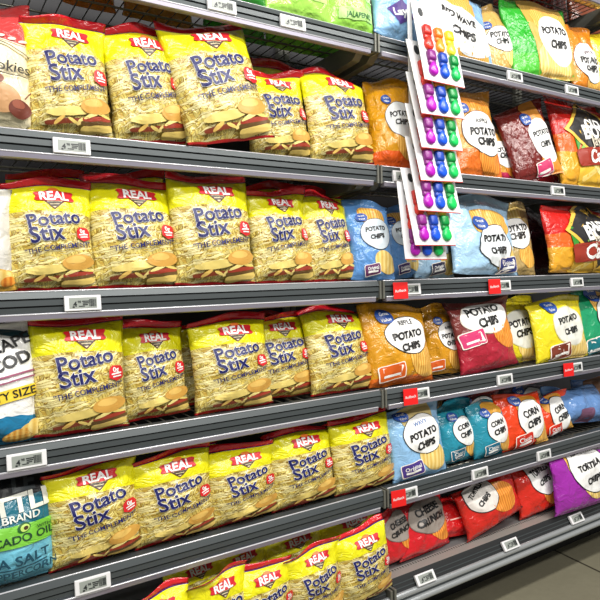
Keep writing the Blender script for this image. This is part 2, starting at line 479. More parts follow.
def base_shelf(bay, words):
    row = 'F'; x0 = BAYS[bay]+.003; w = BAYW/2-.003; y0 = FY[row]; z0 = ZL[row]
    root = empty('base_shelf', (x0+w, y0, z0), words, 'shelf', 'solid base shelves at the floor')
    mb = MB(); mb.box((-w, .065, .036), (w, DEPTH, .044), M_DECK); mb.build('deck', root)
    mb = MB(); mb.box((-w, .022, .036), (w, .064, .0445), M_PERF)
    for i in range(120):
        x = -w+.008+(2*w-.016)*i/119
        mb.box((x-.0016, .052, .0444), (x+.0016, .060, .0449), M_GROOVE)
    mb.build('perforated_strip', root)
    mb = MB(); mb.prism([(.022, .044), (.020, .040), (.004, .006), (.012, -.03), (.04, -.03), (.04, .036)], -w+.012, w-.012, M_GROOVE)
    for k in (.3, .62):
        yy, zz = .020-.016*k, .040-.034*k
        mb.prism([(yy-.002, zz+.001), (yy-.003, zz-.002), (yy+.002, zz-.004)], -w+.012, w-.012, M_CHANNEL)
    mb.build('price_channel', root)
    for dz, dy, nm in ((.0, -.003, 'upper_rail'), (-.024, -.008, 'lower_rail')):
        mb = MB(); pr = [(dy+.006+.009*math.cos(t), dz+.009*math.sin(t)) for t in [k*math.pi/7-.2 for k in range(14)]]
        mb.prism(pr, -w+.008, w-.008, M_RAIL); mb.build(nm, root)
    mb = MB(); mb.box((-w+.012, .001, -.022), (w-.012, .006, -.004), M_CHANNEL); mb.build('groove_face', root)
    for sgn in (-1, 1):
        mb = MB(); xe = sgn*(w-.004); mb.box((xe-.004, -.008, -.034), (xe+.004, .03, .03), M_BRACKET, .002); mb.build('end_cap', root)
    return root
ORD = {'G': 'topmost visible', 'A': 'top', 'B': 'second', 'C': 'third', 'D': 'fourth', 'E': 'fifth'}
BN = {'left': 'in the left section', 'right': 'in the right section', 'far': 'past the right section'}
HOLD = {('A', 'left'): 'holding green bags', ('B', 'left'): 'holding the red cookie bag and potato sticks', ('C', 'left'): 'packed with potato stick bags below eye level line',
        ('D', 'left'): 'holding the white chip bag and potato sticks', ('E', 'left'): 'holding the teal avocado oil bag'}
for row in 'GABCDE':
    for bay in ('left', 'right', 'far'):
        if row == 'G' and bay == 'left': continue
        what = {('G', 'left'): 'wire shelf with grey front, above the green bags in the left section',
                ('G', 'right'): 'wire shelf with mesh underside at the upper right corner',
                ('A', 'left'): 'wire shelf with grey price channel holding the green bags',
                ('B', 'left'): 'wire shelf with grey price channel holding the red cookie bag',
                ('C', 'left'): 'wire shelf with grey price channel, third down in the left section',
                ('D', 'left'): 'wire shelf with grey price channel holding the white party size bag',
                ('E', 'left'): 'wire shelf with grey price channel holding the teal avocado oil bag',
                ('A', 'right'): 'wire shelf with grey price channel holding the tall green and gold bag',
                ('B', 'right'): 'wire shelf with grey price channel holding the maroon turned bag',
                ('C', 'right'): 'wire shelf with grey price channel holding light blue chip bags',
                ('D', 'right'): 'wire shelf with grey price channel holding gold ripple and yellow bags',
                ('E', 'right'): 'wire shelf with grey price channel holding teal corn chip bags'}.get((row, bay),
                'wire shelf continuing past the right section at the %s level' % ORD[row])
        wire_shelf(bay, row, what)
base_shelf('left', 'solid grey base shelf under the lowest potato stick bags')
base_shelf('right', 'solid grey base shelf holding red and purple bags near the floor')
base_shelf('far', 'solid grey base shelf continuing past the right section')
for bay, words in (('left', 'dark shelving frame behind the potato stick bags'), ('right', 'dark shelving frame behind the assorted chip bags'),
                   ('far', 'dark shelving frame past the right section')):
    x0 = BAYS[bay]
    root = empty('shelving_frame', (x0+BAYW/2, D0+DEPTH+.03, 0), words, 'shelving')
    w = BAYW/2
    mb = MB(); mb.box((-w+.002, 0, .1), (w-.002, .012, 2.35), M_PANEL); mb.build('back_panel', root)
    for k in (-1, 1):
        mb = MB(); mb.box((k*(w-.012)-.010, -.022, 0), (k*(w-.012)+.010, -.001, 2.35), M_BRACKET, .002); mb.build('upright_post', root)
    mb = MB(); mb.box((-w+.002, -.34, 0), (w-.002, -.325, .155), M_KICK); mb.build('kick_plate', root)

# ------------------------------------------------------------------ price labels and red tags
def price_label(row, px, words, tilt=6):
    y = FY[row] - (.0065 if row != 'F' else .0)
    x = hit_y(px, proj(Vector((1, y, ZL[row])))[1], y).x
    for _ in range(6):
        x += (px - proj(Vector((x, y, ZL[row]+.015)))[0]) / ((proj(Vector((x+.01, y, ZL[row]+.015)))[0]-proj(Vector((x, y, ZL[row]+.015)))[0])/.01)
    z = ZL[row] + .004
    mb = MB(); mb.box((-.036, -.004, 0), (.036, .004, .031), M_WHITE, .0015)
    root = mb.build('price_label', label=words, cat='price label', group='electronic price labels in the shelf channels')
    mb = MB(); mb.box((-.027, -.0046, .005), (.027, -.0035, .0265), M_LCD); scr = mb.build('screen', root, label='grey display with dark price')
    rr = MB()
    def put(s, w, cx, cz, off=.02):
        vs, fs = text_fit(s, w, off); rr.add([(cx+a, -.0052, cz+b) for a, b in vs], fs, M_DARK)
    put('4', .0075, -.016, .0135); put('98', .0065, -.0075, .018)
    for k, (bx, bz, bw, bh) in enumerate(((-.022, .008, .004, .003), (.002, .019, .014, .002), (.002, .0155, .012, .002), (.001, .012, .010, .002), (-.006, .009, .012, .0016))):
        rr.box((bx-bw/2+.003, -.0052, bz-bh/2), (bx+bw/2+.003, -.0047, bz+bh/2), M_DARK)
    rnd = random.Random(int(px)); xx = .012
    while xx < .025:
        ww = rnd.choice((.0006, .001, .0016)); rr.box((xx, -.0052, .008), (xx+ww, -.0047, .023), M_DARK); xx += ww+rnd.choice((.0006, .001))
    rr.build('price_print', scr)
    root.location = (x, y, z); root.rotation_euler = (R(-tilt), 0, 0)
    if row == 'F': root.location = (x, y-.006, z+.006); root.rotation_euler = (R(-34), 0, 0)
    return root
LABELS = [('A', 135, 'price label at the left end of the top shelf front, cut by the picture edge'),
    ('A', 222, 'price label under the dark green bag on the top shelf'), ('A', 293, 'price label under the middle green bag on the top shelf'),
    ('A', 515, 'price label under the green and gold bag on the top shelf'), ('A', 572, 'price label under the orange ripple bag on the top shelf'),
    ('B', 72, 'price label under the leftmost potato stick bag on the second shelf'), ('B', 403, 'price label half hidden behind the hanging clip cards'),
    ('B', 558, 'price label under the red and yellow bag with the dark diamond'),
    ('C', 83, 'price label on the left section third shelf, below the upright potato stick bags'), ('C', 411, 'price label beside the red tag under the hanging clip cards'),
    ('C', 503, 'price label mostly covered by the red tag under the tan chip bag'), ('C', 577, 'price label above the yellow and green chip bags'),
    ('D', 27, 'price label under the white party size bag'), ('D', 420, 'price label beside the red tag under the gold ripple bag'),
    ('D', 505, 'price label under the maroon chip bag'), ('D', 576, 'price label beside the red tag under the yellow bag'),
    ('E', 93, 'price label under the large potato stick bag beside the teal bag'), ('E', 408, 'price label beside the red tag under the light blue wavy bag'),
    ('E', 480, 'price label under the teal corn chip bags'), ('E', 544, 'price label under the orange corn chip bags'),
    ('F', 426, 'price label on the base shelf nearest the lowest potato stick bags'), ('F', 511, 'price label on the base shelf below the red tortilla bag'),
    ('F', 577, 'price label on the base shelf below the purple bag')]
for row, px, words in LABELS: price_label(row, px, words)
def red_tag(row, px, words, yaw=-8):
    y = FY[row] - .0145; z = ZL[row] - .006
    x = hit_y(px, 300, y).x
    for _ in range(6):
        x += (px - proj(Vector((x, y, z+.02)))[0]) / ((proj(Vector((x+.01, y, z+.02)))[0]-proj(Vector((x, y, z+.02)))[0])/.01)
    mb = MB(); mb.box((-.024, -.001, 0), (.024, .001, .046), M_TAGRED, .0006)
    root = mb.build('price_tag_flag', label=words, cat='sale tag', group='red sale flags on the right section')
    mb = MB(); vs, fs = text_fit('Rollback', .036, .012); mb.add([(a, -.0014, .023+b+a*.08) for a, b in vs], fs, M_WHITE); mb.build('lettering', root)
    root.location = (x, y, z); root.rotation_euler = (R(-4), 0, R(yaw))
for row, px, words in (('C', 401, 'red sale flag under the hanging clip cards'), ('C', 495, 'red sale flag under the tan chip bag on the third shelf'),
                       ('D', 411, 'red sale flag under the gold ripple chip bag'), ('D', 569, 'red sale flag under the right yellow chip bag'),
                       ('E', 399, 'red sale flag under the light blue wavy chip bag')):
    red_tag(row, px, words)

# ------------------------------------------------------------------ potato stick bags
random.seed(4)
protos = []
for i, (sd, cr, sag, fl) in enumerate(((11, .95, 0, 0), (23, 1.05, .006, .03), (37, .85, 0, -.03), (41, 1.1, .008, .05), (59, 1.0, .003, .09), (83, 1.0, .01, -.06))):
    protos.append(stix_bag(sd, cr, sag, fl))
used = [False]*len(protos)
def stix(k, row, xl, xr, ytop, off, words, lean=12, yaw=0, roll=0, lift=0, grp='potato stick bags', fit=True):
    root, bag = protos[k]
    if used[k]: root = dup(root)
    used[k] = True
    finish(root, None, 'yellow potato stick bag ' + words, 'snack bag', grp)
    s = place(root, bag, row, xl, xr, ytop, off, lean, yaw, roll, lift, fit, 1.25 if 'rank' in grp else 1.45)
    print('STIX', row, xl, 'scale %.2f %.2f' % s, 'W %.3f H %.3f' % (s[0]*.17, s[1]*.25))
    return root
g = 'potato stick bags on the second shelf'
stix(4, 'B', 22, 108, 17, 0.012, 'beside the red cookie bag', 8, 2, -1, grp=g)
stix(1, 'B', 104, 184, 25, 0.017, 'second on the second shelf, left of the tilted one', 8, 0, -4, grp=g)
stix(2, 'B', 166, 260, 27, -.03, 'tilted left, foot hanging over the shelf front', 12, -4, -10, grp=g)
stix(3, 'B', 243, 306, 72, 0.032, 'just right of the one tilted left on the second shelf', 8, 0, -2, grp=g)
stix(5, 'B', 303, 368, 72, 0.017, 'next to the gold chip bag on the second shelf', 8, 0, -2, grp=g)
g = 'potato stick bags on the third shelf'
stix(1, 'C', 3, 93, 178, 0.012, 'next to the sliver of white bag at the left edge', 9, 0, 0, grp=g)
stix(0, 'C', 86, 175, 177, 0.017, 'second from the left on the third shelf', 11, 0, 0, grp=g)
stix(2, 'C', 169, 250, 177, 0.007, 'standing straightest in the middle of the third shelf', 8, 0, 0, grp=g)
stix(3, 'C', 246, 308, 190, 0.022, 'right of the middle one on the third shelf', 11, 0, 0, grp=g)
stix(5, 'C', 300, 350, 193, 0.022, 'against the light blue chip bag on the third shelf', 11, 0, 0, grp=g)
g = 'potato stick bags on the fourth shelf'
stix(2, 'D', 31, 124, 318, 0.007, 'with smooth red top beside the white party size bag', 7, 0, 1, grp=g)
stix(0, 'D', 117, 185, 320, 0.042, 'set back in shade, second on the fourth shelf', 9, 0, -2, grp=g)
stix(3, 'D', 173, 230, 322, 0.122, 'mostly hidden, deep in the gap on the fourth shelf', 10, 0, 0, grp=g)
stix(1, 'D', 190, 268, 314, 0.010, 'pulled forward in the middle of the fourth shelf', 10, 0, 0, grp=g)
stix(4, 'D', 245, 309, 314, 0.057, 'half covered by its forward neighbour on the fourth shelf', 10, 0, 0, grp=g)
stix(5, 'D', 304, 367, 306, 0.017, 'beside the large gold ripple bag on the fourth shelf', 12, 0, 0, grp=g)
g = 'potato stick bags on the fifth shelf'
stix(3, 'E', 44, 138, 462, 0.012, 'beside the teal avocado oil bag', 5, 0, -2, grp=g)
stix(1, 'E', 131, 212, 449, 0.012, 'second on the fifth shelf with red band on top', 5, 0, -2, grp=g)
stix(0, 'E', 205, 274, 443, 0.017, 'in the middle of the fifth shelf', 5, 0, -2, grp=g)
stix(5, 'E', 268, 332, 427, 0.017, 'fourth on the fifth shelf, left of a narrow gap', 5, 0, -2, grp=g)
stix(2, 'E', 330, 390, 415, 0.012, 'beside the light blue wavy chip bag', 5, 0, -2, grp=g)
g = 'potato stick bags on the base shelf'
stix(1, 'F', 120, 192, 591, -.045, 'leftmost on the base shelf, only its top in view', 2, 0, -4, grp=g)
stix(4, 'F', 188, 248, 574, -.045, 'second on the base shelf with folded top', 2, 0, -4, grp=g)
stix(0, 'F', 232, 292, 562, -.045, 'middle one of the base shelf', 2, 0, -4, grp=g)
stix(3, 'F', 284, 340, 547, -.045, 'fourth on the base shelf', 2, 0, -4, grp=g)
stix(2, 'F', 334, 388, 527, -.045, 'at the right end of the base shelf, before the red bags', 2, 0, -4, grp=g)
# second rank, seen over and between the front rank
rank = [('B', 60, 130, 'behind the one beside the cookie bag on the second shelf', 12), ('B', 140, 205, 'behind the second one on the second shelf', 18),
        ('B', 255, 315, 'whose red top shows behind the right pair on the second shelf', 62), ('B', 318, 372, 'behind the rightmost one on the second shelf', 66),
        ('C', 8, 85, 'behind the leftmost one on the third shelf', 170), ('C', 92, 165, 'behind the second one on the third shelf', 172),
        ('C', 172, 240, 'behind the straight middle one on the third shelf', 176), ('C', 240, 300, 'behind the fourth one on the third shelf', 182),
        ('C', 296, 345, 'behind the one against the light blue bag', 188),
        ('D', 250, 305, 'behind the half covered one on the fourth shelf', 312),
        ('E', 150, 215, 'behind the second one on the fifth shelf', 448), ('E', 300, 350, 'whose edge shows in the narrow gap on the fifth shelf', 425),
        ('F', 165, 225, 'showing a red top between the two leftmost on the base shelf', 556), ('F', 212, 268, 'behind the middle one of the base shelf', 545),
        ('F', 262, 322, 'behind the fourth one on the base shelf', 528), ('F', 318, 378, 'behind the rightmost one on the base shelf', 508)]
for i, (row, a, b, words, top) in enumerate(rank):
    stix((i*5+2) % 6, row, a, b, top, .155 if row != 'F' else .10, words, 2 if row in 'EF' else 6, 0, -5 if row == 'F' else 0, grp='potato stick bags in the second rank')
#CHIPS-BEGIN
# ------------------------------------------------------------------ other snack bags
BLUE, LBLUE, PALEB = (92, 146, 208), (140, 186, 226), (168, 206, 236)
GOLD, ORANGE, MAROON, TEAL = (204, 138, 16), (222, 132, 28), (112, 30, 26), (34, 140, 164)
YELL, CRIM, OFIRE, PURP = (232, 214, 34), (206, 22, 34), (226, 64, 20), (158, 40, 166)
TAN = (206, 168, 92)
def gv(lines, chip=CHIP_GOLD, tag=None, pre=None, cx=.08, cy=.56, rx=.36, ry=.72, rot=6, panel=WHITE, chip_at=(.38, .24), badge=True,
       tagword=None, crown=None, textw=.56, tag_at=(-.5, .13), tagrot=8, prec=(90, 60, 80), edge=BLACK):
    """store-style chip print: chip picture, white label panel with black words, blue oval badge, flavour tag"""
    def f(W, H):
        k = W/H; o = []; rx_ = rx*.93; tw = textw*.86
        if crown: o.append(('sq', 'crown_picture', crown, cx-.05, min(.84, cy+.95*rx*k), .3, .16, 0))
        o.append(('oval', 'chip_picture', chip, chip_at[0], chip_at[1], .27, .2, -28))
        o += [('tear', 'label_panel', edge, cx, cy, rx_+.011, rx_*ry+.011, rot), ('tear', 'label_panel', panel, cx, cy, rx_, rx_*ry, rot)]
        n = len(lines); pitch = .15*k; y0 = cy + (n-1)/2*pitch - (.085*k if pre else 0)
        if pre: o.append(('text', 'lettering', prec, pre, cx-.02, y0+pitch*1.05, .24, rot, .012))
        for i, s in enumerate(lines):
            w = tw*nat(s)/max(nat('POTATO'), nat(s))
            o.append(('text', 'lettering', (14, 14, 16), s, cx+.03*(i-.5), y0-i*pitch, w, rot, .045, None, .1))
        if badge:
            bx, by = cx-1.5*rx, cy+ry*rx*k*1.0
            o += [('oval', 'brand_badge', (26, 74, 158), bx, by, .115, .085, -8), ('text', 'brand_badge', WHITE, 'Great', bx, by+.028*k, .12, 4, .012),
                  ('text', 'brand_badge', WHITE, 'Value', bx, by-.04*k, .12, 4, .012)]
        if tag:
            tx, ty = tag_at
            o += [('bar', 'flavor_tag', (250, 240, 230), tx, ty, .17, .095, tagrot), ('bar', 'flavor_tag', tag, tx, ty, .158, .084, tagrot)]
            if tagword: o.append(('text', 'flavor_tag', WHITE, tagword, tx, ty+.02*k, .24, tagrot, .015))
            o.append(('bar', 'flavor_tag', WHITE, tx, ty-.035*k, .11, .014, tagrot))
        return o
    return f
def nat(s):
    xs = [v[0] for v in text2d(s)[0]]; return max(xs)-min(xs)
SEED = [100]
def snack(name, row, xl, xr, top, off, body, ops, words, lean=12, yaw=0, roll=0, cat='chip bag', T=.06, cr=1.1, sag=.006, flop=0.0, lift=0, grp=None, hh=None, pinch=.07):
    SEED[0] += 1
    y = FY[row]+off+T*.3; xc = (xl+xr)/2
    W0 = abs(hit_y(xr, 250, y).x - hit_y(xl, 250, y).x)*.92/max(.5, math.cos(R(yaw)))
    H0 = hh or max(.06, (hit_y(xc, top, y+.03).z - ZD[row] - lift)/math.cos(R(lean)))
    b = Bag(W0, H0, min(T, W0*.5), SEED[0], cr, sag, flop, pinch)
    root = b.shell(0, b.NV, body if not isinstance(body, tuple) else film(body)).build(name, smooth=True)
    if ops: make_parts(b, ops(W0, H0) if callable(ops) else ops, root)
    finish(root, None, words, cat, grp)
    s = place(root, b, row, xl, xr, top if hh is None else None, off, lean, yaw, roll, lift)
    return root
def two_tone(name, low, high, at, wob=.05, mid=None, mid_at=0):
    """printed film: colour changes at a height along the bag"""
    m = bpy.data.materials.new(name); m.use_nodes = True; nt = m.node_tree; b = nt.nodes['Principled BSDF']
    uv = nt.nodes.new('ShaderNodeUVMap'); sx = nt.nodes.new('ShaderNodeSeparateXYZ'); nt.links.new(uv.outputs[0], sx.inputs[0])
    nz = node(nt, 'ShaderNodeTexNoise', Scale=3.0); nt.links.new(uv.outputs[0], nz.inputs['Vector'])
    v = math_n(nt, 'MULTIPLY_ADD', nz.outputs['Fac'], wob, sx.outputs[1])
    c = lin(low)
    if mid: c = mix_n(nt, math_n(nt, 'GREATER_THAN', v, mid_at), c, lin(mid))
    c = mix_n(nt, math_n(nt, 'GREATER_THAN', v, at), c, lin(high))
    nt.links.new(c, b.inputs['Base Color']); b.inputs['Roughness'].default_value = .3; b.inputs['Coat Weight'].default_value = .25
    add_bump(nt, b, .8, 30); return m

# -- left section, bags cut by the left edge
snack('cookie_bag', 'B', -62, 31, 6, .012, two_tone('cookie_print', (240, 228, 190), (206, 62, 62), .70), lambda W, H: [
    ('bar', 'border_scroll', (240, 214, 200), .1, .665, .4, .008, 0)] + [('oval', 'border_scroll', (240, 200, 190), -.7+.25*i, .69, .055, .02, 25) for i in range(7)] + [
    ('text', 'lettering', (44, 40, 34), 'Cookies', .30, .44, .62, 8, .012, None, .25), ('bar', 'lettering', (44, 40, 34), .45, .385, .2, .006, 6),
    ('bar', 'lettering', (120, 110, 90), .5, .61, .3, .01, -16),
    ('oval', 'cookie_picture', (196, 150, 104), .25, .2, .2, .17, 0), ('oval', 'cookie_picture', (110, 52, 38), .62, .14, .13, .11, 0), ('oval', 'cookie_picture', (150, 82, 60), .58, .17, .07, .05, 0),
    ('bar', 'cookie_picture', (110, 52, 38), .80, .25, .006, .07, -35), ('oval', 'cookie_picture', (130, 70, 50), .1, .33, .09, .07, 0)],
    'red and cream cookie bag cut by the left edge on the second shelf', 8, 0, 0, 'cookie bag', T=.08)
snack('tortilla_chip_bag', 'C', -80, 13, 190, .012, two_tone('white_chip_print', (220, 170, 60), (206, 204, 198), .22), lambda W, H: [
    ('oval', 'chip_picture', CHIP_PALE, .70, .12, .16, .1, 0), ('oval', 'chip_picture', CHIP_ORANGE, .82, .09, .1, .06, 20)],
    'sliver of a white bag at the left edge of the third shelf', 8, 0, 0)
snack('potato_chip_bag', 'D', -62, 36, 324, .012, two_tone('party_print', (28, 120, 164), (238, 238, 236), .27, .12), lambda W, H: [
    ('sq', 'label_panel', (18, 60, 70), .1, .93, .4, .05, -18),
    ('text', 'lettering', (24, 24, 26), 'CAPE', .42, .79, .5, 22, .02), ('text', 'lettering', (24, 24, 26), 'COD', .42, .645, .46, 20, .03),
    ('bar', 'lettering', (150, 80, 110), .5, .54, .3, .012, 12), ('bar', 'lettering', (150, 80, 110), .55, .50, .24, .01, 12),
    ('bar', 'size_band', (238, 208, 60), .2, .375, .42, .075, 10), ('text', 'size_band', (30, 30, 32), 'PARTY SIZE', .24, .38, .68, 10, .015),
    ('oval', 'chip_picture', CHIP_PALE, .72, .09, .14, .09, 40), ('oval', 'chip_picture', CHIP_GOLD, .5, .075, .16, .07, 10), ('oval', 'chip_picture', CHIP_PALE, .85, .12, .08, .1, 10)],
    'white party size chip bag cut by the left edge on the fourth shelf', 8, 0, 0, T=.08)
snack('potato_chip_bag', 'E', -58, 54, 470, .012, two_tone('avocado_print', (112, 190, 214), (24, 104, 124), .53, .0, None, 0), lambda W, H: [
    ('sq', 'top_panel', (16, 20, 24), .1, .90, .47, .16, 0), ('text', 'top_panel', (60, 66, 70), 'LE', .42, .88, .22, 0, .04),
    ('text', 'lettering', (226, 226, 214), 'KETTLE', .14, .715, .86, 5, .035), ('text', 'lettering', (220, 222, 214), 'BRAND', .34, .605, .34, 3, .02),
    ('bar', 'oil_band', (120, 196, 62), 0, .455, .5, .115, 0), ('text', 'oil_band', (26, 66, 40), 'AVOCADO OIL', .12, .43, .82, 2, .02),
    ('oval', 'oil_band', (30, 90, 34), .36, .515, .065, .05, 20), ('oval', 'oil_band', (190, 220, 110), .38, .513, .045, .036, 20), ('oval', 'oil_band', (70, 46, 24), .40, .512, .022, .02, 0),
    ('text', 'oil_band', (26, 66, 40), 'WITH', .72, .50, .14, 0, .01),
    ('text', 'lettering', (20, 74, 96), 'SEA SALT', .22, .25, .58, 3, .025), ('bar', 'lettering', (20, 74, 96), .3, .19, .22, .008, 2), ('text', 'lettering', (20, 74, 96), 'PEPPERCORN', .3, .145, .62, 3, .02)],
    'teal avocado oil chip bag with green band at the left edge of the fifth shelf', 7, 0, 0, T=.085)
# -- left section, top shelf
def green_ops(word, sub, col):
    return lambda W, H: [('bar', 'label_panel', (190, 226, 130), .05, .24, .34, .10, 4), ('text', 'lettering', (236, 244, 214), word, .0, .47, .8, 5, .03),
        ('text', 'lettering', (50, 110, 50), sub, .05, .24, .5, 4, .015), ('poly', 'label_panel', col, -.2, .72, 0, 0, 0, [(.3, .1), (-.3, .12), (-.25, -.1), (.28, -.06)])]
g = 'green bags on the top shelf'
snack('tortilla_chip_bag', 'A', -25, 55, -150, .012, (190, 110, 40), gv(['CHIPS']), 'orange bag at the left end of the top shelf', 10, cat='chip bag', hh=.25)
snack('tortilla_chip_bag', 'A', 52, 118, -140, .012, (206, 140, 50), gv(['CHIPS']), 'amber bag on the top shelf next to the orange one', 10, hh=.25)
snack('tortilla_chip_bag', 'A', 176, 262, -90, .012, (40, 128, 40), lambda W, H: [('text', 'lettering', (214, 240, 190), 'GARDS', -.1, .10, .66, 4, .03), ('oval', 'label_panel', (130, 200, 70), .7, .3, .2, .2, 0)],
      'dark green bag on the top shelf, above the tilted potato stick bag', 10, grp=g, hh=.26)
snack('tortilla_chip_bag', 'A', 112, 180, -110, .012, (52, 140, 44), green_ops('CANYON', 'LIME', (90, 170, 60)), 'leftmost green bag on the top shelf', 10, grp=g, hh=.26)
snack('tortilla_chip_bag', 'A', 258, 328, -70, .012, (166, 224, 92), green_ops('CANYON', 'JALAPENO', (60, 150, 60)), 'lime green bag with white streaks, middle of the top shelf left section', 10, grp=g, hh=.26)
snack('tortilla_chip_bag', 'A', 322, 370, -55, .012, (156, 218, 84), lambda W, H: [('text', 'lettering', (226, 244, 200), 'CANYON FOO', .0, .33, .86, 3, .02),
      ('bar', 'label_panel', (176, 222, 130), .05, .16, .38, .10, 3), ('text', 'label_panel', (40, 100, 50), 'JALAPENO', .12, .15, .56, 3, .02)],
      'lime green bag beside the light blue bag on the top shelf', 10, grp=g, hh=.26)
# -- right section, top shelf
snack('potato_chip_bag', 'A', 369, 416, -70, .0, LBLUE, lambda W, H: [('poly', 'brand_badge', (78, 50, 132), -.05, .27, 0, 0, 0, [(.34, 0), (0, .24), (-.3, .02), (-.05, -.22)]),
      ('text', 'brand_badge', WHITE, 'Lays', -.05, .28, .34, 10, .04), ('oval', 'chip_picture', CHIP_PALE, .35, .62, .26, .22, 0)],
      'light blue bag with purple diamond on the top shelf', 12, 0, 4, hh=.24, sag=.01, cr=1.5)
snack('potato_chip_bag', 'A', 396, 488, -60, .03, LBLUE, gv(['RED WAVE', 'CHIPS'], CHIP_GOLD, None, None, .12, .42, .47, .42, -6, textw=.48, chip_at=(.3, .14), crown=CHIP_GOLD, edge=(230, 236, 240), badge=False),
      'blue bag with large white panel behind the topmost clip card', 12, 4, 0, hh=.25, sag=.0)
snack('potato_chip_bag', 'A', 478, 514, 6, .06, TAN, gv(['POTATO', 'CHIPS'], CHIP_PALE, None, None, -.05, .48, .44, .62, 4, textw=.74), 'tan chip bag left of the tall green one on the top shelf', 12, -6, -4)
snack('potato_chip_bag', 'A', 503, 572, 3, .015, two_tone('green_gold', (76, 186, 52), (40, 166, 40), .3), lambda W, H: [('sq', 'chip_picture', (196, 160, 70), .3, .52, .34, .62, 6),
      ('oval', 'chip_picture', CHIP_GOLD, .3, .72, .28, .2, 0)] + gv(['POTATO', 'CHIPS'], CHIP_PALE, None, None, .36, .50, .29, .9, 3, textw=.5, badge=False, edge=(240, 236, 220), chip_at=(.2, .15))(W, H),
      'tall green and gold chip bag with white panel on the top shelf', 12, -8, -3, sag=.0)
snack('potato_chip_bag', 'A', 562, 598, 26, .02, ORANGE, gv(['POTATO', 'CHIPS'], CHIP_GOLD, None, 'RIPPLE', .05, .42, .46, .8, 4, textw=.7, badge=False, edge=BLACK, chip_at=(.2, .14)), 'orange ripple chip bag right of the tall green one', 12)
snack('potato_chip_bag', 'A', 590, 640, 34, .02, (238, 206, 40), gv(['POTATO', 'CHIPS'], CHIP_GOLD, (190, 40, 30), None, .1, .5, .3), 'yellow chip bag with blue badge at the right edge of the top shelf', 12)
for i, (a, b2, c, nm) in enumerate(((470, 520, (150, 50, 40), 'brown bag'), (520, 566, (176, 50, 40), 'brick red bag'), (560, 605, (160, 110, 40), 'ochre bag'))):
    snack('potato_chip_bag', 'G', a, b2, -150, .03, c, gv(['CHIPS']), nm + ' on the highest shelf', 10, hh=.25, off=.06) if False else \
    snack('potato_chip_bag', 'G', a, b2, -150, .09, c, gv(['CHIPS']), nm + ' on the highest shelf', 10, hh=.25)
for a, b2, o2, c, nm in ((528, 566, .27, (160, 50, 36), 'rust bag behind the brown one on the highest shelf'), (566, 606, .27, (140, 70, 40), 'cinnamon bag behind the ochre one on the highest shelf'), (490, 530, .27, (120, 46, 40), 'dull red bag at the back of the highest shelf')):
    snack('potato_chip_bag', 'G', a, b2, -150, o2, c, None, nm, 6, hh=.24)
for a, b2, c, nm in ((60, 112, (206, 120, 40), 'orange bag behind the amber one on the top shelf'), (200, 262, (60, 150, 50), 'green bag behind the dark green one on the top shelf'),
                     (262, 316, (130, 196, 70), 'lime bag behind the streaked lime one on the top shelf'), (312, 360, (110, 180, 60), 'lime bag behind the one beside the light blue bag'),
                     (120, 190, (190, 130, 50), 'ochre bag behind the leftmost green one on the top shelf')):
    snack('tortilla_chip_bag', 'A', a, b2, -80, .20, c, None, nm, 6, hh=.24)
# -- right section, second shelf
snack('potato_chip_bag', 'B', 365, 412, 80, .0, two_tone('ripple_gold', (226, 92, 20), (214, 150, 20), .17), gv(['POTATO', 'CHIPS'], CHIP_GOLD, None, None, .42, .50, .40, .8, 8, textw=.62, chip_at=(.6, .2), panel=(226, 230, 232)),
      'gold chip bag with orange base beside the second shelf potato sticks', 14, -22, 0, T=.08)
snack('potato_chip_bag', 'B', 400, 446, 92, .05, (190, 120, 24), gv(['POTATO', 'CHIPS'], CHIP_GOLD, None, None, .1, .5, .36), 'amber chip bag behind the hanging clip cards on the second shelf', 14)
snack('potato_chip_bag', 'B', 447, 497, 92, .012, two_tone('ripple_orange', (220, 110, 30), (222, 150, 50), .3), gv(['POTATO', 'CHIPS'], CHIP_ORANGE, None, 'RIPPLE', .12, .47, .46, .72, 3, textw=.7, chip_at=(.3, .16), crown=CHIP_ORANGE, prec=BLACK),
      'orange ripple chip bag right of the hanging clip cards', 12)
snack('potato_chip_bag', 'B', 484, 514, 128, .085, two_tone('barbecue', (180, 40, 80), (206, 150, 60), .2), gv(['POTATO', 'CHIPS'], CHIP_ORANGE, None, None, -.1, .52, .46, .75, 5, textw=.8, badge=False, edge=(230, 220, 210)), 'small gold chip bag tucked behind the maroon one on the second shelf', 12)
snack('potato_chip_bag', 'B', 500, 553, 107, .012, MAROON, lambda W, H: [('sq', 'crown_picture', (200, 130, 50), .48, .78, .16, .26, 20)] + gv(['POTATO', 'CHIPS'], CHIP_ORANGE, (206, 60, 110), None, .52, .47, .30, .95, 6, textw=.46, chip_at=(.7, .18), tag_at=(.2, .1), edge=(240, 236, 230))(W, H),
      'maroon chip bag leaning left on the second shelf', 12, -20, -12, sag=.012)
snack('potato_chip_bag', 'B', 522, 566, 116, .10, (128, 22, 30), gv(['CHIPS']), 'dark red bag set back between the maroon and the fiery red bags', 12)
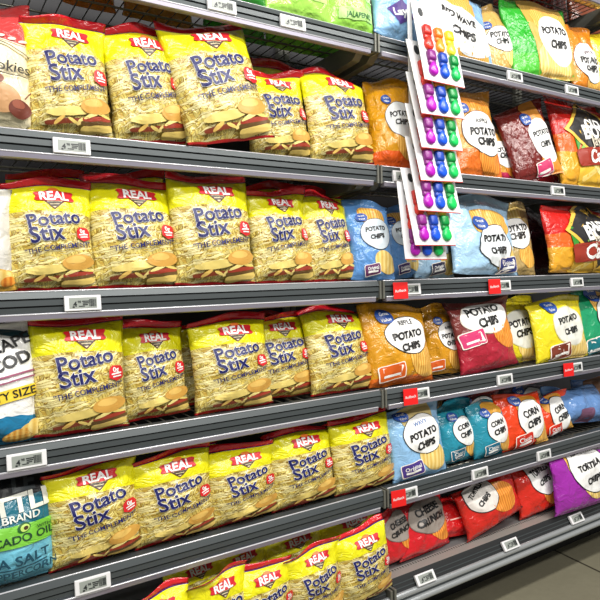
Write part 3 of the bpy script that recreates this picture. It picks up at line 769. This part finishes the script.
def fiery(cx=-.08):
    return lambda W, H: [('sq', 'chip_picture', (236, 190, 60), .1, .16, .36, .14, 0)] + [('bar', 'chip_picture', c, -.3+.2*i, .13+.03*(i % 2), .11, .022, 30*(-1)**i) for i, c in enumerate([(244, 214, 120), (250, 230, 150), (236, 190, 80), (244, 220, 130), (250, 226, 140)])] + [
        ('poly', 'leaf', (50, 140, 40), -.55, .52, 0, 0, 0, [(.05, .02), (.02, .16), (-.05, .02), (-.03, -.14)]), ('poly', 'leaf', (120, 180, 60), -.42, .42, 0, 0, 0, [(.09, .07), (.0, .04), (-.08, -.05), (.02, -.04)]),
        ('diamond', 'emblem', (232, 186, 70), cx, .60, .36, .34, 0), ('diamond', 'emblem', (36, 34, 34), cx, .60, .32, .30, 0),
        ('text', 'emblem', WHITE, 'OLD', cx, .68, .24, 6, .04), ('text', 'emblem', WHITE, 'BOY', cx, .585, .34, 6, .045), ('text', 'emblem', (220, 210, 190), 'Jays', cx, .49, .22, 6, .02),
        ('bar', 'ribbon', (150, 44, 24), .15, .33, .40, .075, 6), ('text', 'ribbon', WHITE, 'California', .22, .335, .62, 6, .03, None, .25)]
FIERY = two_tone('fiery_print', (220, 160, 40), (204, 28, 22), .62, .12, (222, 96, 24), .42)
snack('potato_chip_bag', 'B', 550, 622, 104, .0, FIERY, fiery(), 'fiery red and yellow bag with dark diamond emblem on the second shelf', 12, 0, 0, sag=0, T=.08)
# -- right section, third shelf
def blue_ops(tag=(96, 40, 90)): return gv(['POTATO', 'CHIPS'], CHIP_PALE, tag, None, .16, .56, .37, .8, 6, textw=.56, crown=CHIP_GOLD, chip_at=(.5, .2), tagword='Original', tag_at=(-.15, .12), panel=(206, 218, 226))
snack('potato_chip_bag', 'C', 346, 391, 201, .0, BLUE, blue_ops(), 'blue chip bag at the section joint on the third shelf', 13, -14, 0)
snack('potato_chip_bag', 'C', 378, 416, 206, .045, BLUE, blue_ops((60, 40, 96)), 'blue chip bag half covered, just left of the hanging clip cards', 13, -10, -4)
snack('potato_chip_bag', 'C', 404, 450, 208, .05, PALEB, blue_ops((40, 40, 70)), 'pale blue bag behind the lowest clip cards', 14, 10, 0, cr=1.5)
snack('potato_chip_bag', 'C', 446, 512, 196, .0, PALEB, gv(['POTATO', 'CHIPS'], CHIP_PALE, (40, 50, 120), None, 0.16, .36, .29, .85, 6, textw=.5, crown=CHIP_GOLD, panel=(226, 232, 236), tag_at=(.5, .12), tagword='Original'), 'large pale blue chip bag right of the clip cards on the third shelf', 12, 4, 2, cr=1.4)
snack('potato_chip_bag', 'C', 494, 532, 203, .055, (186, 160, 104), gv(['POTATO', 'CHIPS'], CHIP_GOLD, None, None, -.1, .55, .44, .66, 8, textw=.8, crown=CHIP_PALE, badge=False), 'tan chip bag right of the large pale blue one on the third shelf', 12, -10, 2)
snack('potato_chip_bag', 'C', 522, 566, 212, .15, (50, 16, 24), None, 'black bag deep in the gap on the third shelf', 12)
snack('potato_chip_bag', 'C', 543, 622, 208, .0, FIERY, fiery(.0), 'fiery red bag with folded red corner at the right end of the third shelf', 10, 6, 1, sag=.0, T=.08)
# -- right section, fourth shelf
snack('potato_chip_bag', 'D', 362, 428, 304, .0, two_tone('gold_ripple', (214, 104, 20), (208, 146, 20), .13), gv(['POTATO', 'CHIPS'], CHIP_GOLD, (214, 92, 20), 'RIPPLE', .14, .60, .36, .66, 6, textw=.58, chip_at=(.55, .26), tag_at=(-.5, .17), prec=BLACK),
      'large gold ripple chip bag at the section joint on the fourth shelf', 12, 0, 0, T=.08)
snack('potato_chip_bag', 'D', 420, 460, 304, .055, (206, 144, 22), gv(['POTATO', 'CHIPS'], CHIP_GOLD, (214, 92, 20), 'RIPPLE', .34, .55, .36, .8, 6, textw=.6, chip_at=(.55, .2), prec=BLACK), 'gold ripple chip bag half hidden by the maroon one on the fourth shelf', 13, -14, 0)
snack('potato_chip_bag', 'D', 452, 512, 302, .0, two_tone('maroon_white', (170, 30, 52), (120, 50, 46), .5), gv(['POTATO', 'CHIPS'], CHIP_ORANGE, pre=None, cx=.0, cy=.74, rx=.43, ry=.46, rot=4, textw=.66, badge=False, edge=(230, 220, 206), chip_at=(.5, .50), tag=(206, 50, 110), tag_at=(-.6, .46)) , 'maroon chip bag with white panel and crumpled corner on the fourth shelf', 12, 0, -3, cr=1.4)
snack('potato_chip_bag', 'D', 490, 538, 298, .06, YELL, gv(['POTATO', 'CHIPS'], CHIP_PALE, None, None, .02, .52, .40, .72, 6, textw=.66, badge=False, panel=(226, 226, 216), edge=(220, 214, 160), chip_at=(.2, .22)), 'yellow chip bag partly behind the maroon one on the fourth shelf', 11, 0, 0)
snack('potato_chip_bag', 'D', 530, 584, 297, .0, YELL, gv(['POTATO', 'CHIPS'], CHIP_PALE, (120, 50, 30), None, .16, .54, .33, .74, 8, textw=.5, panel=(226, 226, 216), edge=(220, 214, 160), chip_at=(.4, .22), tag_at=(-.3, .15)), 'yellow chip bag with brown flavour tag on the fourth shelf', 11, 0, 0)
snack('tortilla_chip_bag', 'D', 572, 632, 292, .02, (24, 150, 100), gv(['TORTILLA', 'CHIPS'], CHIP_GOLD, (20, 120, 130), None, .2, .58, .34, .72, 8, textw=.5, crown=CHIP_GOLD), 'green tortilla chip bag at the right end of the fourth shelf', 11)
# -- right section, fifth shelf
snack('potato_chip_bag', 'E', 386, 442, 404, .0, LBLUE, gv(['POTATO', 'CHIPS'], CHIP_PALE, (70, 50, 130), 'WAVY', .08, .60, .38, .74, 10, textw=.62, chip_at=(.35, .27), tag_at=(-.45, .16), tagword='Original', crown=(190, 170, 110), prec=(60, 110, 180)), 'light blue wavy chip bag beside the fifth shelf potato sticks', 12)
def corn(tag): return gv(['CORN', 'CHIPS'], CHIP_GOLD, tag, None, .18, .52, .33, .85, 8, textw=.62, chip_at=(.62, .22), tag_at=(-.3, .16), tagword='Classic')
snack('corn_chip_bag', 'E', 434, 474, 402, .035, TEAL, corn((20, 100, 130)), 'teal corn chip bag next to the light blue wavy one', 12)
snack('corn_chip_bag', 'E', 468, 508, 400, .015, TEAL, lambda W, H: [('sq', 'crown_picture', (206, 150, 50), .15, .84, .26, .12, 0)] + corn((20, 100, 130))(W, H), 'teal corn chip bag next to the orange corn chip bag', 12)
snack('corn_chip_bag', 'E', 497, 544, 394, .012, OFIRE, lambda W, H: [('sq', 'crown_picture', (206, 140, 40), .15, .78, .26, .14, 0)] + corn((200, 40, 20))(W, H), 'orange red corn chip bag standing next to the teal ones', 12)
snack('corn_chip_bag', 'E', 532, 570, 396, .045, OFIRE, lambda W, H: [('sq', 'crown_picture', (206, 140, 40), .0, .78, .3, .14, 0)] + corn((200, 40, 20))(W, H), 'orange red corn chip bag beside the slumped blue bag', 12, 0, -4)
snack('potato_chip_bag', 'E', 544, 606, 388, .03, (100, 140, 196), lambda W, H: [('bar', 'flavor_tag', (120, 80, 110), -.1, .12, .12, .07, 5), ('oval', 'chip_picture', CHIP_PALE, .7, .25, .12, .14, 0)], 'blue bag slumped back at the right end of the fifth shelf', 30, 0, 6, cr=1.7, T=.1)
snack('potato_chip_bag', 'E', 572, 622, 376, .13, (84, 120, 176), lambda W, H: [('oval', 'chip_picture', (120, 84, 60), -.1, .7, .3, .2, 0)], 'blue bag standing behind the slumped one on the fifth shelf', 10, 0, 0, cr=1.5)
snack('corn_chip_bag', 'E', 450, 500, 392, .14, (120, 26, 34), gv(['CHIPS']), 'dark red bag set back behind the teal corn chip bags', 8)
snack('corn_chip_bag', 'E', 505, 550, 384, .15, (70, 50, 66), gv(['CHIPS']), 'dim purple grey bag set back behind the orange corn chip bags', 8)
snack('potato_chip_bag', 'E', 400, 444, 398, .13, (150, 130, 80), gv(['CHIPS']), 'khaki bag behind the light blue wavy chip bag', 8)
# -- right section, base shelf
def crunch(): return gv(['CHEESE', 'CRUNCH'], CHIP_ORANGE, None, None, .1, .66, .42, .62, 8, textw=.66, panel=(150, 140, 132), badge=False, edge=(120, 100, 96), chip_at=(.5, .40))
snack('cheese_snack_bag', 'F', 372, 412, 506, 0.065, CRIM, crunch(), 'red cheese crunch bag partly behind the base shelf potato sticks', 8, 4, -3)
snack('cheese_snack_bag', 'F', 394, 446, 498, 0.055, CRIM, crunch(), 'red cheese crunch bag standing clear on the base shelf', 16, 6, 3)
snack('tortilla_chip_bag', 'F', 426, 482, 494, 0.065, (196, 24, 26), lambda W, H: [('bar', 'print_line', (240, 190, 180), .0, .32, .3, .01, 4)], 'red bag slumped low between two upright ones on the base shelf', 40, 0, 6, cr=1.6)
snack('tortilla_chip_bag', 'F', 458, 516, 478, 0.035, (206, 34, 24), gv(['TORTILLA', 'CHIPS'], CHIP_ORANGE, None, None, -.35, .74, .25, .95, 24, textw=.40, badge=False, chip_at=(.25, .52), panel=(226, 220, 214)), 'red tortilla chip bag, tilted, in the middle of the base shelf', 14, 0, -10, cr=1.4)
snack('tortilla_chip_bag', 'F', 483, 520, 470, 0.105, (186, 40, 24), gv(['CORN', 'CHIPS'], CHIP_ORANGE, None, None, 0, .68, .4, .7, 8, textw=.6, badge=False, panel=(140, 130, 120)), 'red bag set back in shade between the red tortilla chip bags', 12)
snack('tortilla_chip_bag', 'F', 514, 558, 464, 0.050, (214, 40, 26), gv(['TORTILLA', 'CHIPS'], CHIP_ORANGE, None, None, .1, .76, .32, .85, 8, textw=.52, badge=False, chip_at=(.35, .42)), 'red tortilla chip bag left of the purple one', 9, 0, -3, cr=1.3)
snack('tortilla_chip_bag', 'F', 552, 610, 450, -0.015, PURP, gv(['RESTAURANT', 'TORTILLA', 'CHIPS'], CHIP_PALE, None, None, .1, .74, .33, .85, 8, textw=.46, chip_at=(.2, .48), crown=CHIP_GOLD), 'purple tortilla chip bag on the base shelf', 8, 0, 2, cr=1.2)
snack('tortilla_chip_bag', 'F', 580, 640, 440, -0.005, two_tone('green_purple', (80, 150, 50), (120, 40, 130), .7), gv(['TORTILLA', 'CHIPS'], CHIP_PALE, None, None, .0, .68, .36, .8, 8, textw=.6), 'green and purple tortilla bag at the right end of the base shelf', 16)

# ------------------------------------------------------------------ hanging strip of bag clips
CARDW = (1, 1)
def dome(mb, outline, cx, cz, depth, m, n=24):
    """rounded solid standing off the card face"""
    pr = [outline(2*math.pi*k/n) for k in range(n)]; v = []; f = []
    lv = [(1, 0), (1, .55), (.9, .85), (.6, 1.0)]
    for s_, h in lv:
        v += [(cx+x*s_, -h*depth, cz+y*s_) for x, y in pr]
    for r in range(len(lv)-1):
        for k in range(n): f.append((r*n+k, r*n+(k+1) % n, (r+1)*n+(k+1) % n, (r+1)*n+k))
    f.append(tuple(range(n-1, -1, -1))); f.append(tuple((len(lv)-1)*n+k for k in range(n)))
    mb.add(v, f, m)
def clip_card(TL, BL, BR, yt, yb, words):
    a = hit_y(*BL, yb); b = hit_y(*BR, yb); t = hit_y(*TL, yt)
    W = (b-a).length; X = (b-a).normalized(); Z = (t-a); Z = Z - X*Z.dot(X); H = Z.length; Z.normalize(); Y = Z.cross(X)
    root = None
    mb = MB(); n = 10; hx, hz, hr = -.31*W, .87*H, .04*W
    mb.box((-W/2, 0, 0), (W/2, .0022, H), M_WHITE, .0008)
    root = mb.build('bag_clip_card', label=words, cat='carded bag clips', group='cards of bag clips on the hanging strip')
    Mx = Matrix((X, Y, Z)).transposed().to_4x4(); Mx.translation = (a+b)/2; root.matrix_world = Mx
    mb = MB(); mb.box((-W/2+.001, -.0003, -.0016), (W/2-.001, .0018, .0006), mat('card_edge_red', (196, 60, 50), .5)); mb.build('card_edge', root, label='thin red lower edge')
    mb = MB(); p = disc(16, 1, sh_oval(hr*1.5, hr*2.2)); mb.add([(hx+x, -.0006, hz+z) for x, z in p[0]], p[1], M_DARK)
    mb.build('hang_hole', root, label='dark hang hole')
    for r, cols in ((.57, (((206, 44, 36), (228, 56, 40)), ((232, 124, 30), (244, 150, 40)), ((238, 214, 30), (246, 230, 60)))),
                    (.25, (((134, 36, 130), (176, 20, 180)), ((24, 66, 170), (20, 84, 220)), ((0, 140, 60), (20, 196, 92))))):
        for i, (c1, c2) in enumerate(cols):
            cx = (-.27+.28*i)*W; u = W*.125
            mb = MB(); dome(mb, sh_sq(u*.70, u*.80, 6), cx, r*H+u*.70, .014, mat('clip_plastic', c1, .3))
            dome(mb, sh_sq(u*.7, u*.4, 4), cx, r*H-u*.3, .009, mat('clip_plastic', c1, .3))
            h = mb.build('bag_clip', root, smooth=True)
            mb = MB(); fan = lambda t, u=u: (u*(.74-.22*math.sin(t))*math.cos(t), u*1.05*math.sin(t))
            dome(mb, fan, cx, r*H-u*1.25, .011, mat('clip_plastic', c2, .25)); mb.build('jaw', h, smooth=True)
    return root
cards = [((393, -6), (425, 79), (465, 88), 'frontmost, topmost card of bag clips, tilted, all six colours in view'),
         ((403, 38), (422, 113), (465, 119), 'second card of bag clips from the top of the hanging strip'),
         ((405, 71), (422, 147), (463, 151), 'third card of bag clips from the top of the hanging strip'),
         ((406, 103), (421.5, 180), (463, 182), 'fourth card of bag clips from the top of the hanging strip'),
         ((406, 136), (419, 210), (461, 213), 'fifth card of bag clips from the top of the hanging strip'),
         ((409, 168), (415.5, 245), (456, 245), 'second lowest card of bag clips on the hanging strip'),
         ((405, 182), (405.5, 259), (447, 259), 'lowest card of bag clips, mostly hidden, on the hanging strip')]
for i, (a, b2, c, wd) in enumerate(cards):
    clip_card(a, b2, c, D0-.036, D0-.088 if i < 6 else D0-.066, wd)
p0 = hit_y(412, 150, D0-.03)
mb = MB(); zt = ZL['G']+.01; zb = hit_y(412, 262, D0-.03).z
mb.box((-.008, -.0008, zb), (.008, .0008, zt), M_WHITE)
st = mb.build('hanging_strip', label='white plastic strip holding the clip cards', cat='clip strip')
st.location = (p0.x, D0-.03, 0)
mb = MB(); mb.tube([(0, 0, zt-.01), (0, .012, zt+.004), (0, .024, zt-.002)], .002, M_WIRE); mb.build('hook', st)
#CHIPS-END
# ------------------------------------------------------------------ floor, light
def floor_material():
    m = bpy.data.materials.new('polished_concrete'); m.use_nodes = True
    nt = m.node_tree; b = nt.nodes['Principled BSDF']
    tc = nt.nodes.new('ShaderNodeTexCoord')
    n1 = node(nt, 'ShaderNodeTexNoise', Scale=3.0, Detail=6.0); nt.links.new(tc.outputs['Object'], n1.inputs['Vector'])
    n2 = node(nt, 'ShaderNodeTexNoise', Scale=40.0, Detail=4.0); nt.links.new(tc.outputs['Object'], n2.inputs['Vector'])
    c = mix_n(nt, n1.outputs['Fac'], lin((112, 108, 90)), lin((150, 145, 124)))
    c = mix_n(nt, math_n(nt, 'MULTIPLY', n2.outputs['Fac'], .4), c, lin((96, 92, 76)))
    # one saw-cut joint running across the slab
    def fl(px, py):
        d = ray(px, py); return CO + d*(-ZC/d.z)
    A, B = fl(548, 547), fl(600, 572); t = (B-A).normalized()
    sp = nt.nodes.new('ShaderNodeSeparateXYZ'); nt.links.new(tc.outputs['Object'], sp.inputs[0])
    d1 = math_n(nt, 'MULTIPLY_ADD', sp.outputs[0], -t.y, A.x*t.y - A.y*t.x)
    d1 = math_n(nt, 'MULTIPLY_ADD', sp.outputs[1], t.x, d1)
    c = mix_n(nt, math_n(nt, 'LESS_THAN', math_n(nt, 'ABSOLUTE', d1), .005), c, lin((58, 54, 44)))
    nt.links.new(c, b.inputs['Base Color']); b.inputs['Roughness'].default_value = .45
    return m
mb = MB(); mb.box((-2.5, -2.5, -.05), (6, D0+DEPTH+.2, 0), floor_material()); mb.build('floor', kind='structure')

w = bpy.data.worlds.new('store'); scene.world = w; w.use_nodes = True
w.node_tree.nodes['Background'].inputs[0].default_value = (1, .98, .95, 1)
w.node_tree.nodes['Background'].inputs[1].default_value = .27
def lamp(x, y, z, sx, sy, power, tilt=0):
    l = bpy.data.lights.new('fluorescent_tube', 'AREA'); l.shape = 'RECTANGLE'; l.size = sx; l.size_y = sy; l.energy = power
    l.color = (1, .97, .92)
    o = bpy.data.objects.new('ceiling_light', l); o.location = (x, y, z); o.rotation_euler = (R(tilt), 0, 0); COL.objects.link(o)
lamp(.9, -.1, 2.9, 4.2, .18, 78, 22)
lamp(.9, -1.4, 2.9, 4.2, .18, 70, 38)
vs = scene.view_settings; vs.view_transform = 'Standard'; vs.look = 'None'; vs.gamma = 1; vs.use_curve_mapping = False
vs.exposure = 0.22
